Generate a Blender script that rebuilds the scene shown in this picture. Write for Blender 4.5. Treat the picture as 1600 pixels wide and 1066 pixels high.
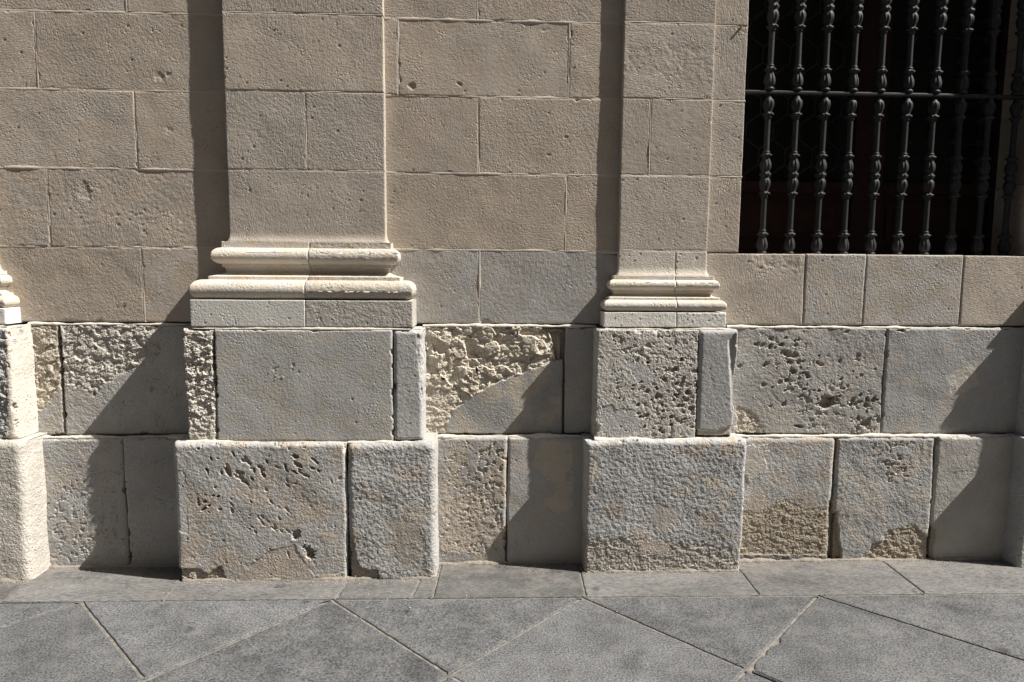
import bpy, math
import numpy as np
from mathutils import Vector, Matrix

S = bpy.context.scene
C = S.collection
for o in list(bpy.data.objects):
    bpy.data.objects.remove(o)

# ------------------------------------------------------------------ camera
F = 1067.0                       # focal length in pixels of a 1600 px wide picture (24 mm lens)
YAW, PITCH, ROLL = math.radians(2.25), math.radians(6.05), math.radians(0.45)
Y0 = 3.56                        # face of the upper wall
CR = Matrix.Rotation(-YAW, 3, 'Z') @ Matrix.Rotation(math.pi/2 - PITCH, 3, 'X') @ Matrix.Rotation(ROLL, 3, 'Z')
def ray(px, py):
    return CR @ Vector(((px-800)/F, -(py-533)/F, -1.0))
_d = ray(720, 881); HCAM = -_d.z/_d.y*(Y0-.06)      # eye height that puts the foot of the wall on the ground
def at(px, py, p):
    """world X, Z of a picture point lying on the plane that stands p metres proud of the wall"""
    d = ray(px, py); t = (Y0-p)/d.y
    return d.x*t, HCAM + d.z*t
def ground(px, py):
    d = ray(px, py); t = -HCAM/d.z
    return d.x*t, d.y*t
cam = bpy.data.cameras.new('camera'); cam.lens = 24; cam.sensor_width = 36; cam.clip_end = 2000; cam.clip_start = .05
camo = bpy.data.objects.new('camera', cam); C.objects.link(camo)
camo.matrix_world = Matrix.Translation((0, 0, HCAM)) @ CR.to_4x4()
S.camera = camo

# ------------------------------------------------------------------ light
SUN = Vector((4.2, -1.0, 5.05)).normalized()
W = bpy.data.worlds.new('World'); S.world = W; W.use_nodes = True
nt = W.node_tree; bg = nt.nodes['Background']
sky = nt.nodes.new('ShaderNodeTexSky'); sky.sky_type = 'NISHITA'; sky.sun_disc = False
sky.sun_elevation = math.asin(SUN.z); sky.sun_rotation = math.atan2(SUN.x, SUN.y)
sky.dust_density = 3.0; sky.air_density = 1.0; sky.ozone_density = .6
nt.links.new(sky.outputs[0], bg.inputs[0]); bg.inputs[1].default_value = .05
sl = bpy.data.lights.new('sun', 'SUN'); sl.energy = 5.0; sl.angle = math.radians(.5); sl.color = (1, .955, .89)
so = bpy.data.objects.new('sun', sl); C.objects.link(so)
so.rotation_euler = (-SUN).to_track_quat('-Z', 'Y').to_euler(); so.location = SUN*30
vs = S.view_settings; vs.view_transform = 'Standard'; vs.look = 'None'; vs.exposure = .84; vs.gamma = 1; vs.use_curve_mapping = False

# ------------------------------------------------------------------ noise
RNG = np.random.RandomState(7)
PERM = RNG.permutation(256).astype(np.int32)
GR = RNG.normal(size=(256, 3)).astype(np.float32); GR /= np.linalg.norm(GR, axis=1)[:, None]
def gnoise(p):
    p = p.astype(np.float32); i = np.floor(p).astype(np.int32); f = p - i
    w = f*f*f*(f*(f*6-15)+10)
    x0, y0, z0 = i[..., 0] & 255, i[..., 1] & 255, i[..., 2] & 255
    out = 0
    for dx in (0, 1):
        a = PERM[(x0+dx) & 255]; wx = w[..., 0] if dx else 1-w[..., 0]
        for dy in (0, 1):
            b = PERM[(a+y0+dy) & 255]; wy = wx*(w[..., 1] if dy else 1-w[..., 1])
            for dz in (0, 1):
                g = GR[PERM[(b+z0+dz) & 255]]
                d = g[..., 0]*(f[..., 0]-dx) + g[..., 1]*(f[..., 1]-dy) + g[..., 2]*(f[..., 2]-dz)
                out = out + d*wy*(w[..., 2] if dz else 1-w[..., 2])
    return out*1.6
def fbm(p, scale, octv=3, gain=.5, seed=0.):
    q = p/scale + seed; a = 1.; r = 0
    for k in range(octv):
        r = r + a*gnoise(q + 17.3*k); q = q*2.03; a *= gain
    return r
def chip(x, z, c, seed, amp=1., tilt=1.3):
    """broken, flaked stone: irregular tilted facets of size c"""
    wx = x + .35*c*gnoise(np.stack([x/c*1.3, z/c*1.3, x*0+seed], -1)); wz = z + .35*c*gnoise(np.stack([x/c*1.3, z/c*1.3, x*0+seed+9], -1))
    u, v = wx/c, wz/c*1.35
    iu, iv = np.floor(u).astype(np.int64), np.floor(v).astype(np.int64)
    best = np.full(x.shape, 9.); out = np.zeros(x.shape)
    T = np.random.RandomState(int(seed*97) % 9999).uniform(0, 1, (64, 64, 5))
    for a in (-1, 0, 1):
        for b in (-1, 0, 1):
            t = T[(iu+a) % 64, (iv+b) % 64]
            du, dv = u-(iu+a+t[..., 0]), v-(iv+b+t[..., 1])
            d = du*du+dv*dv
            h = (t[..., 2]-.5) + tilt*((t[..., 3]-.5)*du + (t[..., 4]-.5)*dv)
            m = d < best; best = np.where(m, d, best); out = np.where(m, h, out)
    return out*amp
def sstep(a, b, x):
    t = np.clip((x-a)/(b-a), 0, 1); return t*t*(3-2*t)

# ------------------------------------------------------------------ materials
def nn(t, typ, **kw):
    n = t.nodes.new(typ)
    for k, v in kw.items():
        if k in n.inputs.keys(): n.inputs[k].default_value = v
        else: setattr(n, k, v)
    return n
def base_mat(name, rough=.9, spec=.2):
    m = bpy.data.materials.new(name); m.use_nodes = True; t = m.node_tree
    b = t.nodes['Principled BSDF']; b.inputs['Roughness'].default_value = rough; b.inputs['Specular IOR Level'].default_value = spec
    return m, t, b
def ramp(t, src, a, b, lo, hi):
    n = nn(t, 'ShaderNodeMapRange'); n.inputs[1].default_value = a; n.inputs[2].default_value = b
    n.inputs[3].default_value = lo; n.inputs[4].default_value = hi; t.links.new(src, n.inputs[0]); return n.outputs[0]
def mul(t, col, fac):
    n = nn(t, 'ShaderNodeVectorMath', operation='SCALE'); t.links.new(col, n.inputs[0]); t.links.new(fac, n.inputs['Scale']); return n.outputs[0]
def math2(t, op, a, b):
    n = nn(t, 'ShaderNodeMath', operation=op)
    for k, v in ((0, a), (1, b)):
        if isinstance(v, (int, float)): n.inputs[k].default_value = v
        else: t.links.new(v, n.inputs[k])
    return n.outputs[0]
def stone_mat(name, grain=.0011, gscale=105, pit=.0015, tool=0., spk=.13, patch=.1):
    """dressed limestone: colour comes from the stone itself, fine relief from bump"""
    m, t, b = base_mat(name, .92, .12)
    geo = nn(t, 'ShaderNodeNewGeometry'); pos = geo.outputs['Position']
    info = nn(t, 'ShaderNodeObjectInfo')
    off = nn(t, 'ShaderNodeVectorMath', operation='SCALE'); off.inputs[0].default_value = (13, 7, 29); t.links.new(info.outputs['Random'], off.inputs['Scale'])
    add = nn(t, 'ShaderNodeVectorMath', operation='ADD'); t.links.new(pos, add.inputs[0]); t.links.new(off.outputs[0], add.inputs[1])
    v = add.outputs[0]
    att = nn(t, 'ShaderNodeAttribute', attribute_name='Col')
    n1 = nn(t, 'ShaderNodeTexNoise', Scale=5.5, Detail=5, Roughness=.6); t.links.new(v, n1.inputs['Vector'])
    n2 = nn(t, 'ShaderNodeTexNoise', Scale=140, Detail=4, Roughness=.65); t.links.new(v, n2.inputs['Vector'])
    c = mul(t, att.outputs['Vector'], ramp(t, n1.outputs[0], .3, .7, 1-patch, 1+patch))
    c = mul(t, c, ramp(t, n2.outputs[0], .3, .7, 1-spk, 1+spk))
    t.links.new(c, b.inputs['Base Color'])
    g = nn(t, 'ShaderNodeTexNoise', Scale=gscale, Detail=3, Roughness=.6); t.links.new(v, g.inputs['Vector'])
    def fr(k): return math2(t, 'FRACT', math2(t, 'MULTIPLY', info.outputs['Random'], k), 0)
    h = math2(t, 'MULTIPLY', g.outputs[0], ramp(t, fr(5.31), 0, 1, grain*.6, grain*1.3))
    vo = nn(t, 'ShaderNodeTexVoronoi', Scale=62); t.links.new(v, vo.inputs['Vector'])
    sz = nn(t, 'ShaderNodeTexNoise', Scale=9, Detail=2); t.links.new(v, sz.inputs['Vector'])
    thr = ramp(t, sz.outputs[0], .4, .75, .0, .42)
    d = math2(t, 'SUBTRACT', vo.outputs['Distance'], thr)
    h = math2(t, 'ADD', h, ramp(t, d, -.12, .05, -pit, 0))
    if tool:
        mp = nn(t, 'ShaderNodeMapping'); mp.inputs['Rotation'].default_value = (0, .7, 0); mp.inputs['Scale'].default_value = (60, 60, 330)
        t.links.new(v, mp.inputs['Vector'])
        tn = nn(t, 'ShaderNodeTexNoise', Scale=1., Detail=2, Roughness=.5); t.links.new(mp.outputs[0], tn.inputs['Vector'])
        mp2 = nn(t, 'ShaderNodeMapping'); mp2.inputs['Rotation'].default_value = (0, .12, 0); mp2.inputs['Scale'].default_value = (300, 60, 45)
        t.links.new(v, mp2.inputs['Vector']); tn2 = nn(t, 'ShaderNodeTexNoise', Scale=1., Detail=2, Roughness=.5); t.links.new(mp2.outputs[0], tn2.inputs['Vector'])
        sel = nn(t, 'ShaderNodeMix', data_type='FLOAT'); t.links.new(ramp(t, fr(13.7), .45, .55, 0, 1), sel.inputs[0]); t.links.new(tn.outputs[0], sel.inputs[2]); t.links.new(tn2.outputs[0], sel.inputs[3])
        tn = sel; tool_ = ramp(t, fr(7.3), 0, 1, tool*.4, tool*2.2)
        tm = nn(t, 'ShaderNodeTexNoise', Scale=3.5, Detail=2); t.links.new(v, tm.inputs['Vector'])
        h = math2(t, 'ADD', h, math2(t, 'MULTIPLY', math2(t, 'MULTIPLY', tn.outputs[0], tool_), ramp(t, tm.outputs[0], .42, .62, 0, 1)))
    bp = nn(t, 'ShaderNodeBump', Strength=1.0, Distance=1.0); t.links.new(h, bp.inputs['Height']); t.links.new(bp.outputs[0], b.inputs['Normal'])
    return m
M = {
    'ashlar': stone_mat('tooled_limestone', .0027, 95, .0030, .0028, .12, .10),
    'rough': stone_mat('weathered_limestone', .0054, 92, .0042, 0, .15, .11),
    'smooth': stone_mat('plastered_stone', .0034, 95, .0022, .0010, .12, .08),
    'mould': stone_mat('moulded_limestone', .0022, 100, .0018, 0, .12, .1),
    'mortar': stone_mat('lime_mortar', .0016, 120, .0012, 0, .12, .1),
}
BEIGE = np.array((.418, .371, .318)); GREY = np.array((.375, .369, .355)); FRESH = np.array((.50, .45, .375))
PALE = np.array((.525, .492, .44)); BROWN = np.array((.325, .282, .225)); WHITE = np.array((.64, .60, .535)); DARK = np.array((.17, .165, .155))

# ------------------------------------------------------------------ mesh helpers
def link(name, me, parent=None, mat=None):
    o = bpy.data.objects.new(name, me); C.objects.link(o)
    if parent: o.parent = parent
    if mat: me.materials.append(mat)
    return o
def grid_faces(n, m, off=0):
    i = np.arange(n-1)[:, None]*m + np.arange(m-1)[None]
    return (np.stack([i, i+m, i+m+1, i+1], -1).reshape(-1, 4) + off)
def raw_mesh(name, V, Fq, col=None, smooth=True):
    me = bpy.data.meshes.new(name)
    nv, nf = len(V), len(Fq)
    me.vertices.add(nv); me.vertices.foreach_set('co', V.astype(np.float32).ravel())
    me.loops.add(nf*4); me.loops.foreach_set('vertex_index', Fq.astype(np.int32).ravel())
    me.polygons.add(nf); me.polygons.foreach_set('loop_start', np.arange(nf, dtype=np.int32)*4)
    me.update(calc_edges=True)
    me.polygons.foreach_set('use_smooth', np.full(nf, smooth))
    if col is not None:
        a = me.attributes.new('Col', 'FLOAT_VECTOR', 'POINT'); a.data.foreach_set('vector', col.astype(np.float32).ravel())
    return me
def grid_normals(P):
    du = np.gradient(P, axis=0); dv = np.gradient(P, axis=1)
    n = np.cross(du, dv); l = np.linalg.norm(n, axis=-1, keepdims=True)
    n = n/np.maximum(l, 1e-12); bad = (l[..., 0] < 1e-10); n[bad] = (0, -1, 0)
    return n
def axis(a0, a1, R, depth, res, sres):
    k = max(3, int(round(R*1.57/res))+1)
    th = np.linspace(0, math.pi/2, k+1)
    ns = max(1, int((depth-R)/sres))
    bs = np.linspace(depth, R, ns+1)[:-1]
    nf = max(2, int((a1-a0-2*R)/res))
    mid = np.linspace(a0+R, a1-R, nf+1)[1:-1]
    c = np.concatenate([np.full(ns, a0), a0+R*(1-np.cos(th)), mid, a1-R*(1-np.cos(th[::-1])), np.full(ns, a1)])
    b = np.concatenate([bs, R*(1-np.sin(th)), np.zeros(len(mid)), R*(1-np.sin(th[::-1])), bs[::-1]])
    return c, b
def poly_sd(x, z, poly):
    """signed distance to a polygon, positive inside"""
    inside = np.zeros(x.shape, bool); d = np.full(x.shape, 9.)
    n = len(poly)
    for k in range(n):
        (xa, za), (xb, zb) = poly[k], poly[(k+1) % n]
        ex, ez = xb-xa, zb-za
        t = np.clip(((x-xa)*ex+(z-za)*ez)/(ex*ex+ez*ez+1e-12), 0, 1)
        d = np.minimum(d, np.hypot(x-xa-t*ex, z-za-t*ez))
        cond = ((za > z) != (zb > z)) & (x < (xb-xa)*(z-za)/(zb-za+1e-12)+xa)
        inside ^= cond
    return np.where(inside, d, -d)

SEED = [0]
def stone(parent, box, p, depth=.12, R=.004, gap=.0025, res=.0052, mat='ashlar', col=BEIGE, col2=None, c2=.0,
          und=.0010, mid=.0003, midscale=.02, mo=2, edge=.0018, pits=(), zones=(), scat=0, scr=(.003, .007), scd=.004,
          flare=None, tilt=.0012, chips=0, name='stone', label=None, ridge=0.):
    """one dressed stone: front face, worn arrises and returns of a single block.
    box = x0, x1, z0, z1 in metres; pits and zones are hollows and spalled or plastered areas on its face"""
    SEED[0] += 1; sd = SEED[0]*3.71; rg = np.random.RandomState(SEED[0]*13+5)
    x0, x1, z0, z1 = box[0]+gap, box[1]-gap, box[2]+gap, box[3]-gap
    cu, bu = axis(x0, x1, R, depth, res, res*1.5 if depth < .3 else .02)
    cv, bv = axis(z0, z1, R, depth, res, res*1.5 if depth < .3 else .02)
    X = np.repeat(cu[:, None], len(cv), 1); Z = np.repeat(cv[None], len(cu), 0)
    B = np.minimum(bu[:, None]+bv[None], depth)
    tu = (X-x0)/(x1-x0); tv = (Z-z0)/(z1-z0)
    def en(t, k): return edge*(fbm(np.stack([t, t*0+k*7.7, t*0+sd], -1), .22, 2) + .15*fbm(np.stack([t, B*.5, t*0+sd+k], -1), .03, 2))
    X = X + (1-tu)*en(Z, 1) + tu*en(Z, 2); Z = Z + (1-tv)*en(X, 3) + tv*en(X, 4)
    P = np.stack([X, Y0-p+B, Z], -1)
    N = grid_normals(P)
    Q = P + np.array((0, sd, 0))
    h = und*fbm(Q, .2, 2) + mid*fbm(Q, midscale, mo, .55)
    if ridge: h = h - ridge*np.abs(fbm(Q+5, midscale*1.6, 2))
    tx, tz = rg.uniform(-1, 1, 2)*tilt; h = h + (tx*(tu-.5)+tz*(tv-.5))*2 + rg.uniform(-.5, .5)*tilt
    base = np.array(col)*rg.uniform(.91, 1.07)*(1+np.array((.018, 0, -.03))*rg.uniform(-1, 1))
    K = np.broadcast_to(base, P.shape).copy()
    if col2 is not None:
        t = sstep(-.25, .45, fbm(Q, .13, 4, .6, 3.3) + c2)[..., None]; K = K*(1-t) + np.array(col2)*t
    for z in zones:
        poly = [at(a, b, p) for a, b in z['poly']]
        s = np.minimum(poly_sd(X, Z, poly), z.get('lim', 9.)) + z.get('bias', 0.) + z.get('en', .012)*fbm(Q, z.get('es', .05), 3, .55, 9.1)
        w = z.get('w', .003); mk = sstep(-w, w, s)
        a = z.get('amp', .002); sc = z.get('scale', .05)
        zz = -z.get('depth', 0.) + a*fbm(Q, sc, z.get('oct', 4), .58, 4.4)*(.2 if z.get('chip') else 1)
        if z.get('chip'): zz = zz + .0016*fbm(Q, .013, 2, .6) + a*(chip(X, Z, sc, sd+.1) + .45*chip(X, Z, sc*.45, sd+.7) + .18*chip(X, Z, sc*.22, sd+.4))
        if z.get('cap') is not None: zz = np.where(zz > z['cap'], z['cap']+(zz-z['cap'])*.22, zz)
        
        h = h*(1-mk*z.get('over', .85)) + zz*mk
        if z.get('col') is not None: K = K*(1-mk[..., None]) + np.array(z['col'])*mk[..., None]
    wob = None
    plist = []
    for (cx, cy, rx, ry, n, r0, r1, d, ang) in pits:
        for _ in range(n):
            if n == 1: a, b = 0, 0
            else: a, b = rg.normal(0, .55, 2)
            x, z = at(cx+a*rx, cy+b*ry, p); r = rg.uniform(r0, r1)
            plist.append((x, z, r, d*rg.uniform(.55, 1.2), ang+rg.normal(0, .3), (rg.uniform(.28, .55) if ang == -.85 else rg.uniform(.45, .9)) if n > 1 else (.32 if r < .03 else .62)))
    for _ in range(scat):
        plist.append((rg.uniform(x0, x1), rg.uniform(z0, z1), rg.uniform(*scr), scd*rg.uniform(.5, 1.2), rg.uniform(0, 3.1), rg.uniform(.4, 1)))
    for _ in range(chips):
        e_ = rg.randint(4); t_ = rg.uniform(.02, .98); r_ = rg.uniform(.006, .018)*(1.8 if rg.uniform() < .12 else 1)
        cxz = [(x0, z0+(z1-z0)*t_), (x1, z0+(z1-z0)*t_), (x0+(x1-x0)*t_, z1), (x0+(x1-x0)*t_, z0)][e_]
        plist.append((cxz[0], cxz[1], r_, r_*rg.uniform(.3, .7), 0. if e_ > 1 else 1.57, rg.uniform(.35, .8)))
    if plist:
        wob = fbm(Q, .016, 2, .6, 2.2)*.38; wob2 = fbm(Q, .05, 2, .5, 6.2)*.25
        for x, z, r, d, a, asp in plist:
            i0, i1 = np.searchsorted(cu, (x-2*r, x+2*r)); j0, j1 = np.searchsorted(cv, (z-2*r, z+2*r))
            if i1-i0 < 2 or j1-j0 < 2: continue
            s = np.s_[i0:i1, j0:j1]
            dx, dz = X[s]-x, Z[s]-z; ca, sa = math.cos(a), math.sin(a)
            q = np.sqrt(((dx*ca+dz*sa)/r)**2 + ((-dx*sa+dz*ca)/(r*asp))**2 + (B[s]/(r*1.1))**2) + wob[s] + (wob2[s] if r > .012 else 0)
            mk = sstep(1.05, .5, q)
            h[s] = np.minimum(h[s], h[s]*(1-mk) - d*mk) if d > 0 else h[s]-d*mk
            mc = (mk*.75)[..., None]; K[s] = K[s]*(1-mc) + (FRESH*.97)*mc
    if flare:
        zf, hf, ef = flare
        t = np.clip((zf+hf-P[..., 2])/hf, 0, 1); h = h + ef*(1-np.sqrt(np.maximum(0, 1-t*t)))*.9
    P = P + N*h[..., None]
    me = raw_mesh(name, P.reshape(-1, 3), grid_faces(*P.shape[:2]), K.reshape(-1, 3), smooth=not (mat == 'rough' or any(z.get('chip') for z in zones)))
    o = link(name, me, parent, M[mat])
    if label: o['label'] = label
    return o

MORT = {}
def add_mortar(parent, P, col=PALE):
    MORT.setdefault(parent.name, [parent, []])[1].append((P, col))
def joint(parent, xa, za, xb, zb, p, w=.02, proud=.0002, amp=.0022, col=BEIGE*1.16):
    """a pointed mortar joint between two stones, slightly uneven"""
    L = math.hypot(xb-xa, zb-za); n = max(3, int(L/.006)); t = np.linspace(0, 1, n)
    a = np.linspace(-1, 1, 7)
    nx, nz = -(zb-za)/L, (xb-xa)/L
    X = xa+(xb-xa)*t[:, None] + nx*a[None]*w/2; Z = za+(zb-za)*t[:, None] + nz*a[None]*w/2
    P = np.stack([X, np.zeros_like(X), Z], -1)
    h = proud + amp*fbm(P+p*31, .14, 3, .5) - .010*np.abs(a)[None]**3
    P[..., 1] = Y0-p-h
    add_mortar(parent, P, col)
def bead(parent, xa, xb, z, p, r=.008, amp=.7, up=1, col=PALE*1.05, sc=.06):
    """lumpy mortar or dirt lying along a ledge"""
    n = max(4, int(abs(xb-xa)/.0055)); x = np.linspace(xa, xb, n); th = np.linspace(-.7, math.pi*.95, 9)
    X = np.repeat(x[:, None], 9, 1); q = np.stack([X, X*0+p*17+z*13, np.repeat(th[None], n, 0)*.01], -1)
    rr = r*np.clip(1 + amp*.5*fbm(q, sc, 4, .5) + amp*1.2*fbm(q, .21, 2), .05, 2.2)
    P = np.stack([X, Y0-p-rr*np.cos(th)[None], z+rr*.8*np.sin(th)[None]], -1)
    add_mortar(parent, P, col)
def flush_mortar():
    for par, L in MORT.values():
        V, Fq, K, off = [], [], [], 0
        for P, col in L:
            V.append(P.reshape(-1, 3)); Fq.append(grid_faces(*P.shape[:2], off)); off += P.shape[0]*P.shape[1]
            K.append(np.broadcast_to(np.array(col), (P.shape[0]*P.shape[1], 3)))
        o = link('mortar', raw_mesh('mortar', np.concatenate(V), np.concatenate(Fq), np.concatenate(K)), par, M['mortar']); o['kind'] = 'stuff'
def boxes_mesh(name, bl, col=PALE*.9, parent=None, mat='mortar'):
    V, Fq = [], []
    for (x0, x1, y0, y1, z0, z1) in bl:
        b = len(V)
        V += [(x, y, z) for x in (x0, x1) for y in (y0, y1) for z in (z0, z1)]
        Fq += [[b+i for i in f] for f in ((0, 1, 3, 2), (4, 6, 7, 5), (0, 4, 5, 1), (2, 3, 7, 6), (0, 2, 6, 4), (1, 5, 7, 3))]
    V = np.array(V, float)
    me = raw_mesh(name, V, np.array(Fq), np.broadcast_to(np.array(col), V.shape), False)
    return link(name, me, parent, M[mat] if isinstance(mat, str) else mat)

# ------------------------------------------------------------------ levels of the building (metres)
def zl(y, p, px=700): return at(px, y, p)[1]
ZT = 3.62                                                # top of what is built
cz = [zl(505.5, 0), zl(391, 0), zl(271, 0), zl(150.5, 0), zl(31, 0)]    # bed joints of the upper wall
cz.append(cz[-1]+.40)
PU, PL = .015, .06                                       # plinth courses stand proud of the wall
zU0, zU1 = zl(680.5, PU), zl(509, PU)
XL, XR = -3.55, 4.15                                     # ends of the building that is built
wl = at(1163, 200, 0)[0]; wr = 2.93                      # window opening
zs = zl(397.5, 0, 1400)                                  # sill

bld = bpy.data.objects.new('stone_building', None); C.objects.link(bld); bld.location = (0, Y0, 0)
bld['label'] = 'old beige limestone facade with weathered grey plinth blocks and pilasters beside barred window'
bld['category'] = 'building'
class Shift: pass
# parts keep world coordinates: the parent inverse is set at the end for every child of the empty
wall = boxes_mesh('wall', [(XL, wl-.06, Y0+.012, Y0+.45, zU1+.01, ZT), (wr+.06, XR, Y0+.012, Y0+.45, zU1+.01, ZT), (wl-.06, wr+.06, Y0+.012, Y0+.45, zU1+.01, zs-.06), (XL+.001, XR-.001, Y0+.07, Y0+.44, 0, zU1+.02),
                           (XL+.003, XR-.003, Y0-PU+.055, Y0+.08, .002, zU1-.012), (XL+.006, XR-.006, Y0-PL+.05, Y0+.08, .004, zU0-.012)], parent=bld)

# ------------------------------------------------------------------ pilaster geometry
class Pil: pass
def pil(ps, xl, xr, pu, ul, ur, plo, ll, lr):
    q = Pil(); q.ps, q.xl, q.xr, q.pu, q.ul, q.ur, q.pl, q.ll, q.lr = ps, xl, xr, pu, ul, ur, plo, ll, lr
    return q
p1 = pil(.045, at(352, 200, .045)[0], at(601, 200, .045)[0], .20, at(288, 600, .20)[0], at(662, 600, .20)[0], .235, at(274, 800, .235)[0], at(681, 800, .235)[0])
p2 = pil(.028, at(971, 200, .028)[0], at(1113, 200, .028)[0], .14, at(931, 600, .14)[0], at(1152, 600, .14)[0], .185, at(914, 800, .185)[0], at(1163, 800, .185)[0])
w2 = p2.xr-p2.xl
x0r = at(3, 300, .035)[0]-.06
def shifted(src, dx, dpu=0, dpl=0):
    return pil(src.ps, src.xl+dx, src.xr+dx, src.pu+dpu, src.ul+dx, src.ur+dx, src.pl+dpl, src.ll+dx, src.lr+dx)
p0 = shifted(p2, at(20, 600, .18)[0]-p2.ur, .04, .035); p0.lr = at(40, 800, .22)[0]
p3 = shifted(p2, at(1600, 780, .17)[0]-p2.ll, -.022, -.015)
PILS = [p0, p1, p2, p3]

# ------------------------------------------------------------------ upper wall stones
def xpx(px, y, p=0): return at(px, y, p)[0]
def course(k, edges, parent=wall, p=0, depth=.1, jp=True, **kw):
    z0, z1 = cz[k], cz[k+1]
    for a, b in zip(edges[:-1], edges[1:]):
        args = dict(scat=int((b-a)*13), scd=.003, edge=.0022, chips=int(3+(b-a)*5), col2=BEIGE*np.array((1.03, .985, .94)), c2=0.)
        args.update(kw)
        stone(parent, (a, b, z0, z1), p, depth, **args)
        joint(parent, b, z0, b, z1, p, w=.024)
    if jp: joint(parent, edges[0], z1, edges[-1], z1, p, w=.030, amp=.003)
R1 = p1.xl+.03; L1_ = p1.xr-.03; R2 = p2.xl+.03
R0 = p0.xr-.03
greyer = dict(col=BEIGE*.5+GREY*.5, col2=GREY*1.02, c2=-.05, mat='ashlar', mid=.0006)
# left bay, bottom to top
course(0, [R0, xpx(224, 450), R1], mid=.0005)
course(1, [R0, xpx(76, 330), R1], pits=[(133, 300, 1, 1, 1, .055, .055, .003, 1.68), (126, 285, 1, 1, 1, .03, .03, .002, 1.6), (105, 310, 12, 10, 5, .008, .02, .002, 1.), (230, 340, 60, 25, 30, .004, .014, .0025, .1)], mid=.0008, ridge=.0007)
course(2, [R0, xpx(212, 205), R1], pits=[(27, 200, 1, 1, 1, .010, .010, .006, 1.), (140, 247, 1, 1, 1, .008, .008, .006, 1.), (265, 205, 8, 6, 4, .01, .02, .002, -.7), (60, 178, 1, 1, 1, .007, .007, .006, .4)])
course(3, [R0, xpx(56, 80), R1], scat=24, pits=[(199, 40, 1, 1, 1, .009, .009, .007, 1.4), (129, 52, 1, 1, 1, .009, .009, .005, .3), (245, 118, 14, 10, 6, .008, .02, .003, -.9), (80, 137, 1, 1, 1, .014, .014, .005, 1.)])
course(4, [R0, xpx(197, 10), R1])
# middle bay
course(0, [L1_, xpx(749, 450), R2], **greyer)
course(1, [L1_, xpx(884, 330), R2], mid=.0002, col=BEIGE*np.array((.98, .96, .93)))
course(2, [L1_, xpx(748, 210), R2], pits=[(885, 215, 1, 1, 1, .014, .014, .003, -.1), (857, 242, 1, 1, 1, .016, .016, .003, .05), (857, 177, 1, 1, 1, .006, .006, .006, 0.)])
course(3, [L1_, xpx(622, 90), xpx(889, 90), R2], pits=[(717, 131, 1, 1, 1, .018, .018, .008, -.2), (642, 133, 6, 2, 4, .008, .018, .004, .1), (850, 45, 10, 3, 4, .006, .014, .003, -.3)])
course(4, [L1_, xpx(746, 10), R2])
# between the second pilaster and the window, and under the window
L2_ = p2.xr-.03
jd = .36
for k in (1, 2, 3, 4):
    stone(wall, (L2_, wl, cz[k]+(.0 if k > 1 else 0), cz[k+1]), 0, jd, mid=.0005, scat=8)
    joint(wall, L2_, cz[k+1], wl, cz[k+1], 0, w=.016, amp=.003)
    stone(wall, (wr, p3.xl+.03, cz[k], cz[k+1]), 0, jd, mid=.0005, scat=8)
# small broken peg left in the jamb stone
px_, pz_ = at(1156, 45, 0)
pv = [(px_+.006*math.cos(a)*(.8 if k else 1)+k*.006, Y0+.01-k*.022, pz_+.006*math.sin(a)*(.8 if k else 1)+k*.008) for k in (0, 1) for a in np.linspace(0, 2*math.pi, 8, endpoint=False)]
pm_ = bpy.data.meshes.new('peg'); pm_.from_pydata(pv, [], [[i, (i+1) % 8, (i+1) % 8+8, i+8] for i in range(8)] + [list(range(8, 16))]); pm_.update()
ca_ = pm_.attributes.new('Col', 'FLOAT_VECTOR', 'POINT'); ca_.data.foreach_set('vector', np.tile((.30, .22, .14), 16).astype(np.float32))
link('peg', pm_, wall, M['mould'])
sx = [L2_, xpx(1257, 450), xpx(1351, 450), xpx(1503, 450), xpx(1640, 450), p3.xl+.03]
for i, (a, b) in enumerate(zip(sx[:-1], sx[1:])):
    zz = ()
    if i == 0: zz = (dict(poly=[(1160, 392), (1256, 396), (1256, 430), (1240, 428), (1215, 415), (1185, 421), (1166, 405)], depth=.0015, amp=.002, scale=.03, en=.006, col=BEIGE*1.02, w=.002),)
    stone(wall, (a, b, cz[0], zs), 0, jd if i else .3, R=.006, mid=.0005, col=(BEIGE if i in (0, 3, 4) else BEIGE*.45+GREY*.6), col2=BEIGE, c2=.0, zones=zz, scat=10, edge=.002)
    joint(wall, b, cz[0], b, zs-.004, 0, w=.012, proud=-.006, col=BEIGE*.8)
# to the right of the third pilaster and beyond the first: plain courses
for k in range(5):
    stone(wall, (p3.xr-.03, XR, cz[k], cz[k+1]), 0, .1, res=.012)
    stone(wall, (XL, p0.xl+.03, cz[k], cz[k+1]), 0, .1, res=.012)

# ------------------------------------------------------------------ plinth stones between the pilasters
g2 = dict(col2=BEIGE*.6+GREY*.4, c2=-.15)
def spall(poly, bias=-.02, depth=.006, en=.05, es=.035, col=None, amp=.004, scale=.022, w=.004):
    return dict(poly=poly, chip=True, bias=bias, lim=.02, depth=depth, en=en, es=es, col=col, amp=amp, scale=scale, w=w)
def up(a, b, **kw):
    d = dict(R=.010, res=.0046, mat='rough', col=GREY*1.05, und=.003, mid=.0011, midscale=.024, mo=3, edge=.004, gap=.003, tilt=.002, depth=.1, chips=int(14+(b-a)*22), scat=int((b-a)*30)); d.update(g2); d.update(kw)
    stone(wall, (a, b, zU0, zU1), PU, **d)
def lo(a, b, **kw):
    d = dict(R=.016, res=.0046, mat='rough', col=GREY*1.02, und=.004, mid=.0012, midscale=.024, mo=3, edge=.005, gap=.003, tilt=.003, depth=.11, chips=int(16+(b-a)*22), scat=int((b-a)*30)); d.update(g2); d.update(kw)
    stone(wall, (a, b, -.025, zU0), PL, **d)
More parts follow.
